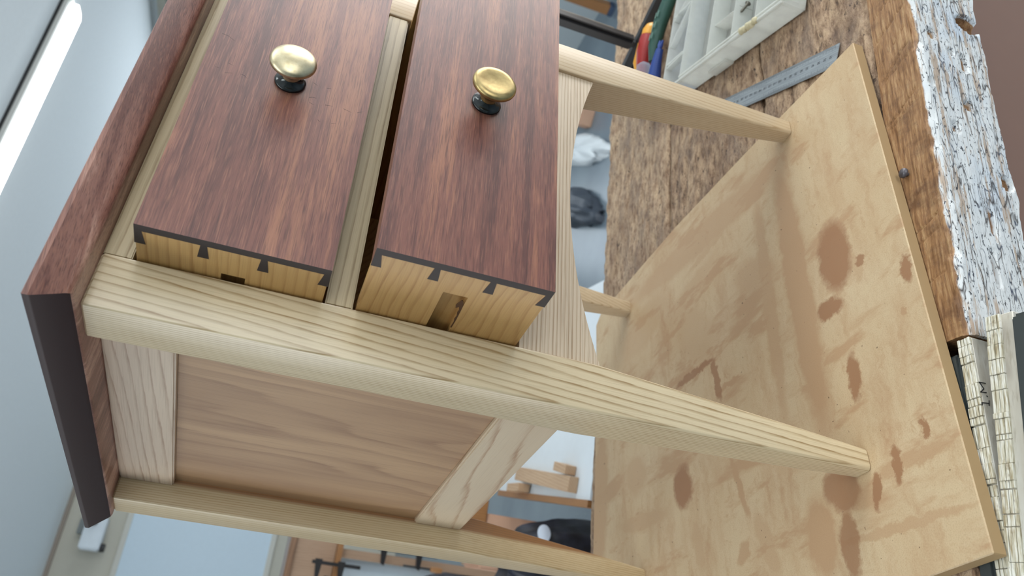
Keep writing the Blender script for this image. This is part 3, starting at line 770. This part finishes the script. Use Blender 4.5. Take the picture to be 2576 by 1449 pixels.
# milky parts box: rectangle turned against the bench
ex = Vector((0.439, 0.8985, 0)); ang = math.atan2(0.8985, 0.439)          # local x runs along the long front wall
boxr = empty('parts_box', (0.5367, -0.0506, BZ + 0.0006), ang)
tag(boxr, 'open translucent plastic parts box with compartments', 'box')
LB, WB, HB = 0.292, 0.185, 0.0335
def q(name, lo, hi, mat, bev=0.0): return obox(name, lo, hi, mat, boxr, bev)
q('box_floor', (0.002, -WB, 0.0), (LB - 0.052, -0.002, 0.002), M_polyfloor)
bm = bmesh.new()
pts = [(0.006, 0)] + [(LB, 0), (LB, -0.0016), (0.006, -0.0016)]
box(bm, (0.006, -0.0016, 0.002), (LB, 0.0, HB - 0.004)); bmobj('front_wall', bm, M_poly, boxr)
q('back_wall', (0.002, -WB - 0.0016, 0.0), (LB, -WB, HB - 0.004), M_poly); q('rim', (-0.0008, -WB - 0.0024, HB - 0.004), (LB, -WB - 0.0001, HB), M_polyrim, 0.0006)
q('end_wall', (0.0, -WB, 0.002), (0.0016, -0.006, HB - 0.004), M_poly)
bm = bmesh.new(); prism(bm, [(0.0, -0.006), (0.0018, -0.0018), (0.006, 0.0), (0.006, -0.0016), (0.003, -0.003), (0.0016, -0.006)], 0.002, HB - 0.004, 2)
bmobj('corner_wall', bm, M_poly, boxr)
q('rim', (0.0, -0.0030, HB - 0.004), (LB, 0.0008, HB), M_polyrim, 0.0006)
q('rim', (-0.0008, -WB, HB - 0.004), (0.0030, -0.0030, HB), M_polyrim, 0.0006)
q('rim', (0.003, -0.0085, HB - 0.0025), (LB - 0.05, -0.0065, HB - 0.0005), M_polyrim)
for xx in (0.063, 0.116, 0.176): q('divider', (xx, -WB, 0.002), (xx + 0.0013, -0.0017, HB - 0.006), M_polyrim)
q('divider', (0.116, -0.060, 0.002), (0.176, -0.0587, HB - 0.012), M_poly)
q('divider', (LB - 0.0525, -WB, 0.0), (LB - 0.050, -0.0017, HB - 0.002), M_polyrim)
# ribbed end bay
for (x, y0, y1) in ((LB - 0.003, -WB, 0.0),): q('bay_wall', (x, y0, 0.0), (x + 0.003, y1, HB), M_polyrim, 0.0006)
for (a, b) in (((LB - 0.003, -0.118), (LB - 0.050, -0.150)), ((LB - 0.003, -0.040), (LB - 0.050, -0.045)), ((LB - 0.003, -0.046), (LB - 0.050, -0.048)), ((LB - 0.003, -0.125), (LB - 0.050, -0.128)), ((LB - 0.003, -0.075), (LB - 0.050, -0.124))):
    va, vb = Vector(a), Vector(b); t = (vb - va).normalized(); nr = Vector((-t.y, t.x)) * 0.0009
    bm = bmesh.new(); prism(bm, [tuple(va + nr), tuple(vb + nr), tuple(vb - nr), tuple(va - nr)], HB - 0.010, HB - 0.001, 2)
    bmobj('rib', bm, M_polyrim, boxr)
q('bay_floor', (LB - 0.050, -WB, 0.0), (LB - 0.003, -0.002, 0.0015), plain('blue_tinted_base', S(128, 152, 190), 0.4))
q('latch', (0.142, 0.0009, 0.003), (0.186, 0.0055, 0.016), M_poly, 0.001)
bm = bmesh.new()                                             # lump of hot glue on the rim
for k in range(5): lathe(bm, [(0, -0.004), (0.004 + 0.001 * (k % 3), -0.001), (0.0045, 0.002), (0.0024, 0.0045), (0, 0.005)], 12, Matrix.Translation((0.052 + 0.007 * k, -0.002 + 0.0015 * (k % 2), HB - 0.001)))
bmobj('glue_repair', bm, M_glue, boxr, 60)
# screw in the box
scr = empty('screw', boxr.matrix_basis @ Vector((0.1125, -0.052, 0.012)), ang)
bm = bmesh.new(); Ms = Matrix.Rotation(math.radians(90), 4, 'X') @ Matrix.Identity(4)
lathe(bm, [(0, 0.0), (0.0040, 0.0), (0.0018, 0.0030), (0.0016, 0.0035)] + [(0.0014 + 0.0004 * (k % 2), 0.004 + 0.0007 * k) for k in range(18)] + [(0, 0.0185)], 14, Matrix.Translation((0, -0.012, 0)) @ Matrix.Rotation(math.radians(-62), 4, 'X'))
me = bpy.data.meshes.new('screw'); bmesh.ops.recalc_face_normals(bm, faces=bm.faces[:]); bm.to_mesh(me); bm.free()
loc = scr.location.copy(); bpy.data.objects.remove(scr)
scr = link('screw', me, plain('zinc_screw', S(126, 122, 112), 0.35, Metallic=0.9), None, 50); scr.location = loc; scr.rotation_euler = (0, 0, ang)
tag(scr, 'countersunk steel screw standing in the plastic parts box', 'screw')

# black steel stand: foot bar on the bench and an upright
st = empty('steel_stand', (0.885, 0.290, BZ))
tag(st, 'black painted steel stand with scraped upright on the bench', 'stand')
bm = bmesh.new(); tube(bm, [(-0.014, 0.085, 0.0135), (0.05, -0.19, 0.0135)], 0.0135, 6); bmobj('foot_bar', bm, M_blacksteel, st, 40)
bm = bmesh.new(); box(bm, (-0.0115, -0.0115, 0.026), (0.0115, 0.0115, 0.66), 0.006)
o = bmobj('upright', bm, M_blacksteel, st, 40)
bm = bmesh.new()
rnd = random.Random(5); pts = []
for k in range(19): pts.append((0.0005 + 0.0055 * rnd.random(), 0.07 + 0.02 * k))
poly = pts + [(0.0072, 0.43), (0.0072, 0.07)]
prism(bm, poly, -0.01165, -0.0112, 1); bmobj('paint_scrape', bm, M_scrape, o)

# coloured hand tools beside the parts box
def grip(name, label, cat, pts, rad, mat, flat=1.0, seg=14):
    bm = bmesh.new(); tube(bm, pts, rad, seg, flat)
    o = bmobj(name, bm, mat, None, 50); tag(o, label, cat); return o
zb = BZ
scd = empty('screwdriver', (0.80, 0.285, zb)); tag(scd, 'red and amber handled screwdriver beside the parts box', 'screwdriver')
bm = bmesh.new(); tube(bm, [(0.0, 0.0, 0.016), (0.012, -0.008, 0.018), (0.03, -0.021, 0.02), (0.046, -0.034, 0.02), (0.054, -0.039, 0.02)], [0.007, 0.0135, 0.0165, 0.0165, 0.015], 14); bmobj('grip', bm, M_red, scd, 50)
bm = bmesh.new(); tube(bm, [(0.052, -0.0385, 0.02), (0.060, -0.044, 0.02), (0.068, -0.049, 0.02), (0.072, -0.052, 0.02)], [0.0153, 0.0150, 0.0105, 0.003], 14); bmobj('end_cap', bm, M_yellow, scd, 50)
bm = bmesh.new(); tube(bm, [(0.000, 0.010, 0.021), (0.024, -0.001, 0.028), (0.050, -0.021, 0.029)], [0.003, 0.006, 0.005], 8); bmobj('inlay', bm, M_yellow, scd, 50)
bm = bmesh.new(); tube(bm, [(0.0, 0.0, 0.016), (-0.06, 0.04, 0.008)], 0.003, 8); bmobj('shaft', bm, M_steel, scd, 50)
gr = empty('green_handle', (0.80, 0.235, zb)); tag(gr, 'dark green ribbed tool handle beside the parts box', 'tool')
bm = bmesh.new(); tube(bm, [(-0.012, 0.012, 0.020), (0.010, 0.000, 0.022), (0.04, -0.024, 0.022), (0.066, -0.058, 0.020), (0.085, -0.096, 0.018)], [0.007, 0.011, 0.013, 0.012, 0.010], 12, 0.9); bmobj('grip', bm, M_green, gr, 50)
for k in range(6):
    t = k // 2; bm = bmesh.new(); box(bm, (-0.005, -0.0012, 0), (0.005, 0.0012, 0.0012), 0.0005, 1)
    o = bmobj('grip_bump', bm, M_greenlite, gr); o.location = (0.018 + 0.013 * t - 0.003 * (k % 2), -0.008 - 0.012 * t - 0.007 * (k % 2) , 0.0334); o.rotation_euler = (0, 0, -0.75)
bl = empty('blue_handle', (0.765, 0.232, zb)); tag(bl, 'blue plastic tool with forked tip next to parts box', 'tool')
bm = bmesh.new(); tube(bm, [(-0.045, 0.05, 0.012), (-0.02, 0.022, 0.018), (0.004, 0.0, 0.022), (0.018, -0.014, 0.023)], [0.013, 0.012, 0.008, 0.006], 12); bmobj('body', bm, M_blue, bl, 50)
for s in (-1, 1):
    bm = bmesh.new(); tube(bm, [(0.016, -0.012, 0.023), (0.023 + 0.003 * s, -0.018 + 0.003 * s, 0.024), (0.028 + 0.004 * s, -0.023 + 0.004 * s, 0.024)], [0.003, 0.003, 0.0018], 8); bmobj('fork_tip', bm, M_blue, bl, 50)
bm = bmesh.new(); box(bm, (-0.028, -0.011, 0.0), (0.028, 0.011, 0.018), 0.003)
o = bmobj('clear_cover', bm, M_film, None, 50); o.location = (0.752, 0.262, zb + 0.027); o.rotation_euler = (0, 0, -0.62)
tag(o, 'clear plastic cover lying over the blue tool', 'cover')

# ------------------------------------------------------------------ beyond the bench: white table with offcuts
def poly_prism(name, pts, z0, z1, mat, parent=None):
    bm = bmesh.new(); prism(bm, pts, z0, z1, 2); return bmobj(name, bm, mat, parent)
wt = empty('white_table', (0.62, 1.25, ZF)); tag(wt, 'low table with white top and timber edging behind the bench', 'table')
def wl(x, y): return (x - 0.62, y - 1.25)
o = poly_prism('table_top', [wl(0.330, 0.96), wl(0.800, 0.80), wl(1.06, 1.46), wl(0.560, 1.56)], -0.235, -0.200, M_white, wt); o.location.z = -ZF
bm = bmesh.new(); prism(bm, [wl(0.330, 0.96), wl(0.560, 1.56), wl(0.546, 1.565), wl(0.316, 0.965)], -0.240, -0.196, 2)
o = bmobj('timber_edge', bm, M_oak, wt); o.location.z = -ZF
for (x, y) in ((0.40, 1.0), (0.78, 0.88), (0.60, 1.48), (0.98, 1.42)):
    bm = bmesh.new(); lx, ly = wl(x, y); box(bm, (lx - 0.025, ly - 0.025, 0), (lx + 0.025, ly + 0.025, -0.236 - ZF)); bmobj('leg', bm, M_pinez, wt)
def stick(name, a, b, w, h, mat, label, cat, grp=None):
    a, b = Vector(a), Vector(b); L = (b - a).length
    bm = bmesh.new(); box(bm, (0, -w / 2, 0), (L, w / 2, h), 0.001, 1)
    o = bmobj(name, bm, mat); o.location = a; o.rotation_euler = (0, 0, math.atan2(b.y - a.y, b.x - a.x)); tag(o, label, cat, grp); return o
stick('wood_offcut', (0.382, 1.018, -0.1995), (0.535, 1.365, -0.1995), 0.034, 0.022, M_pine, 'long pale square offcut on the white table', 'offcut')
stick('wood_offcut', (0.418, 1.028, -0.1995), (0.452, 1.095, -0.1995), 0.020, 0.026, M_pine, 'short pale offcut beside the long one on the white table', 'offcut')
stick('wood_offcut', (0.475, 1.305, -0.1955), (0.505, 1.395, -0.1955), 0.020, 0.030, M_pine, 'rough ended offcut on the timber edge of the white table', 'offcut')

# soft lumps
def mound(name, loc, rx, ry, h, rz, mat, seed, folds=1.0, nu=48, nv=20):
    vs, fs = [], []
    for j in range(nv + 1):
        t = j / nv
        for i in range(nu):
            a = 2 * math.pi * i / nu
            f = 1 + folds * 0.16 * fbm(math.cos(a) * 2.2 + seed, math.sin(a) * 2.2, t * 1.5 + seed, 3)
            r = math.cos(t * math.pi / 2) ** 0.55 * f
            zz = h * math.sin(t * math.pi / 2) ** 0.9 * (1 + folds * 0.14 * fbm(math.cos(a) * 1.7, math.sin(a) * 1.7 + seed, t * 2.5, 3))
            vs.append((rx * r * math.cos(a), ry * r * math.sin(a), max(0, zz)))
    for j in range(nv):
        for i in range(nu): fs.append((j * nu + i, j * nu + (i + 1) % nu, (j + 1) * nu + (i + 1) % nu, (j + 1) * nu + i))
    fs.append([i for i in range(nu)][::-1]); fs.append([nv * nu + i for i in range(nu)])
    me = bpy.data.meshes.new(name); me.from_pydata(vs, [], fs); me.update()
    o = link(name, me, mat, None, 60); o.location = loc; o.rotation_euler = (0, 0, rz); return o
o = mound('painted_glare', (3.02, 2.46, ZF), 0.52, 0.09, 0.06, math.radians(46), M_glare, 2.0, 1.6); tag(o, 'white mound standing in for window glare on the floor', 'painted glare')  # white mound put in for a window's bright reflection in the floor
o = mound('dark_tarpaulin', (2.62, 2.52, ZF), 0.46, 0.10, 0.11, math.radians(46), M_greycloth, 6.0, 1.6); tag(o, 'dark grey folded tarpaulin on the floor beside white painted glare', 'tarpaulin')
for k, (x, y, w) in enumerate(((3.24, 2.42, 0.11), (3.13, 2.32, 0.10))):
    bm = bmesh.new(); box(bm, (-w / 2, -0.05, 0), (w / 2, 0.05, 0.09 - 0.015 * k), 0.004)
    o = bmobj('floor_block', bm, M_pink, None, 40); o.location = (x, y, ZF); o.rotation_euler = (0, 0, 0.75 + 0.1 * k)
    tag(o, ('larger pinkish wood block on the floor, further from the bench', 'smaller pinkish wood block on the floor, nearer the bench')[k], 'wood block', 'wood blocks on the floor')
pr = empty('prop_post', (3.72, 1.99, ZF), 0.2); tag(pr, 'short wooden post with a blue foot standing on the floor', 'post')
bm = bmesh.new(); box(bm, (-0.03, -0.03, 0.03), (0.03, 0.03, 0.30), 0.003); bmobj('post', bm, M_oak, pr)
bm = bmesh.new(); box(bm, (-0.032, -0.032, 0.0), (0.032, 0.032, 0.03), 0.003); bmobj('foot', bm, plain('blue_grey_foot', S(60, 78, 104), 0.5), pr)
bm = bmesh.new(); prism(bm, [(0, 0), (0.16, 0), (0.16, 0.10)], -0.05, 0.05, 1)
o = bmobj('dark_wedge', bm, plain('dark_grey_rubber', S(70, 76, 80), 0.6)); o.location = (3.28, 2.04, ZF); o.rotation_euler = (0, 0, 2.3)
tag(o, 'dark grey wedge on the floor by the bench end', 'wedge')

# ------------------------------------------------------------------ stool with bag, left of the white table
AZ = math.radians(15.5)
def far(l, d): return Vector((CX + d * math.sin(AZ) + l * math.cos(AZ), CY + d * math.cos(AZ) - l * math.sin(AZ), 0))
def fb(name, l0, l1, d0, d1, z0, z1, mat, parent=None, bev=0.0):
    """box set square to a line running back into the room"""
    bm = bmesh.new(); c = far((l0 + l1) / 2, (d0 + d1) / 2)
    box(bm, (-(l1 - l0) / 2, -(d1 - d0) / 2, 0), ((l1 - l0) / 2, (d1 - d0) / 2, z1 - z0), bev)
    o = bmobj(name, bm, mat, None, 40 if bev else None)
    if parent is not None:
        o.parent = parent; pl = parent.location
        dv = c - Vector((pl.x, pl.y, 0)); a = AZ
        o.location = (dv.x * math.cos(a) - dv.y * math.sin(a), dv.x * math.sin(a) + dv.y * math.cos(a), z0 - pl.z)
    else:
        o.location = (c.x, c.y, z0); o.rotation_euler = (0, 0, -AZ)
    return o
stl = empty('wooden_stool', (far(0.02, 1.95).x, far(0.02, 1.95).y, ZF), -AZ); tag(stl, 'wooden stool standing left of the white table', 'stool')
fb('seat', -0.14, 0.16, 1.72, 2.16, -0.50, -0.47, M_oak, stl, 0.004)
for (l, d) in ((-0.12, 1.75), (0.13, 1.75), (-0.12, 2.12), (0.13, 2.12)): fb('leg', l - 0.018, l + 0.018, d - 0.018, d + 0.018, ZF, -0.501, M_pinez, stl)
p = far(0.06, 1.84)
o = mound('black_bag', (p.x, p.y, -0.4695), 0.115, 0.10, 0.325, -AZ, M_blackcloth, 3.0, 1.2); tag(o, 'slumped navy black bag on the stool beyond the legs', 'bag')
p = far(0.125, 1.755)
bm = bmesh.new(); lathe(bm, [(0, 0), (0.016, 0.0006), (0.019, 0.0018), (0.016, 0.003), (0, 0.0035)], 24)
o2 = bmobj('pale_patch', bm, M_label, o, 50); o2.location = (0.062, -0.070, 0.268); o2.rotation_euler = (math.radians(70), 0, 0.5); o2.scale = (1.2, 0.8, 1)
o = fb('pale_box', 0.03, 0.165, 2.0, 2.15, -0.4695, -0.125, M_pink, None, 0.003); tag(o, 'tall pale pinkish box on the stool behind the black bag', 'box')
o = fb('wooden_box', 0.06, 0.20, 1.99, 2.14, -0.1245, 0.05, M_oak, None, 0.003); tag(o, 'brown wooden box on top of the pale box', 'box')

# ------------------------------------------------------------------ tool rack further back
rk = empty('tool_rack', (far(-0.15, 3.1).x, far(-0.15, 3.1).y, ZF), -AZ); tag(rk, 'open wooden tool rack with posts and shelves at the back', 'rack')
for (l, d) in ((0.015, 3.0), (0.015, 3.3), (-0.55, 3.0), (-0.55, 3.3)): fb('post', l, l + 0.03, d, d + 0.03, ZF, 0.10, M_pinez, rk)
fb('shelf', -0.56, 0.10, 2.97, 3.34, 0.1005, 0.118, M_oak, rk); fb('shelf', -0.56, 0.16, 2.97, 3.34, -0.52, -0.50, M_oak, rk)
fb('back_board', -0.52, 0.014, 3.335, 3.345, -0.46, 0.09, M_board, rk)
cb = fb('cabinet_box', -0.30, 0.075, 3.02, 3.25, 0.1185, 0.262, M_pinez, None, 0.002); tag(cb, 'pale wooden box on the upper shelf of the rack', 'box')
o = fb('dark_plank', -0.30, 0.068, 3.0, 3.22, 0.2625, 0.284, wood('dark_brown_plank', 'X', S(150, 118, 92), S(104, 76, 56), (5, 120, 90), seed=15), None, 0.002); tag(o, 'brown plank lying on the wooden box of the rack', 'plank')
def clamp(l, d, z0, z1, label):
    c = far(l, d); r = empty('bar_clamp', (c.x, c.y, z0), -AZ); tag(r, label, 'clamp', 'bar clamps on the rack')
    bm = bmesh.new(); box(bm, (-0.006, -0.004, 0.0), (0.006, 0.004, z1 - z0), 0.001); bmobj('bar', bm, M_blacksteel, r)
    for z in (z1 - z0 - 0.03, 0.06):
        bm = bmesh.new(); prism(bm, [(-0.055, z), (0.012, z - 0.005), (0.012, z + 0.02), (-0.05, z + 0.012)], -0.008, 0.008, 1); bmobj('jaw', bm, M_blacksteel, r)
    bm = bmesh.new(); tube(bm, [(-0.045, 0, 0.02), (-0.045, 0, 0.12)], 0.004, 8); bmobj('screw_rod', bm, M_blacksteel, r)
    bm = bmesh.new(); lathe(bm, [(0, 0), (0.009, 0.003), (0.011, 0.02), (0.009, 0.045), (0, 0.048)], 14, Matrix.Translation((-0.045, 0, -0.027))); bmobj('handle', bm, M_oak, r, 50)
    return r
clamp(0.062, 2.955, -0.24, -0.02, 'black bar clamp hanging on the front post of the rack')
clamp(-0.012, 2.955, 0.03, 0.20, 'black bar clamp in front of the pale wooden box')
o = mound('tool_bag', (far(-0.12, 3.12).x, far(-0.12, 3.12).y, -0.4995), 0.16, 0.09, 0.28, -AZ, M_blackcloth, 8.0, 1.0); tag(o, 'black tool bag on the lower shelf of the rack', 'bag')
o = fb('wood_block', 0.050, 0.115, 3.0, 3.12, -0.4995, -0.375, M_pine, None, 0.003); tag(o, 'pale orange wood block at the end of the lower shelf', 'wood block')
o = fb('black_case', -0.30, 0.13, 2.62, 2.90, ZF + 0.0005, -0.56, M_blackcloth, None, 0.01); tag(o, 'black case standing on the floor before the rack', 'case')

# ------------------------------------------------------------------ back wall: white board and a small white unit
wb = empty('whiteboard', B(-0.2, V1, 0.18), TH); tag(wb, 'large pale blue white whiteboard on the back wall', 'whiteboard')
obox('board_face', (-1.5, -0.020, 0.02), (1.25, -0.001, 1.12), M_board, wb)
for (lo, hi) in (((-1.5, -0.03, 1.12), (1.25, -0.001, 1.16)), ((-1.5, -0.03, -0.02), (1.25, -0.001, 0.02)), ((1.25, -0.03, -0.02), (1.29, -0.001, 1.16)), ((-1.54, -0.03, -0.02), (-1.5, -0.001, 1.16))):
    obox('frame', lo, hi, M_alu, wb)
pj = empty('wall_unit', B(0.53, V1, 1.46), TH); tag(pj, 'small white unit with black bits on beige wall above whiteboard', 'wall unit')
obox('housing', (-0.13, -0.14, 0.0), (0.13, -0.001, 0.15), M_white, pj, 0.012)
bm = bmesh.new(); lathe(bm, [(0, 0), (0.03, 0), (0.03, 0.03), (0, 0.03)], 20, Matrix.Translation((0.08, -0.14, 0.09)) @ Matrix.Rotation(math.radians(90), 4, 'X')); bmobj('lens', bm, M_blacksteel, pj, 40)
bm = bmesh.new(); lathe(bm, [(0, 0), (0.03, 0), (0.034, 0.03), (0, 0.035)], 20, Matrix.Translation((-0.10, -0.09, -0.035))); bmobj('knob', bm, M_blacksteel, pj, 40)
bm = bmesh.new(); box(bm, (-0.02, -0.09, 0.151), (0.10, -0.05, 0.20), 0.006); bmobj('bracket', bm, plain('grey_bracket', S(120, 126, 126), 0.5), pj, 40)
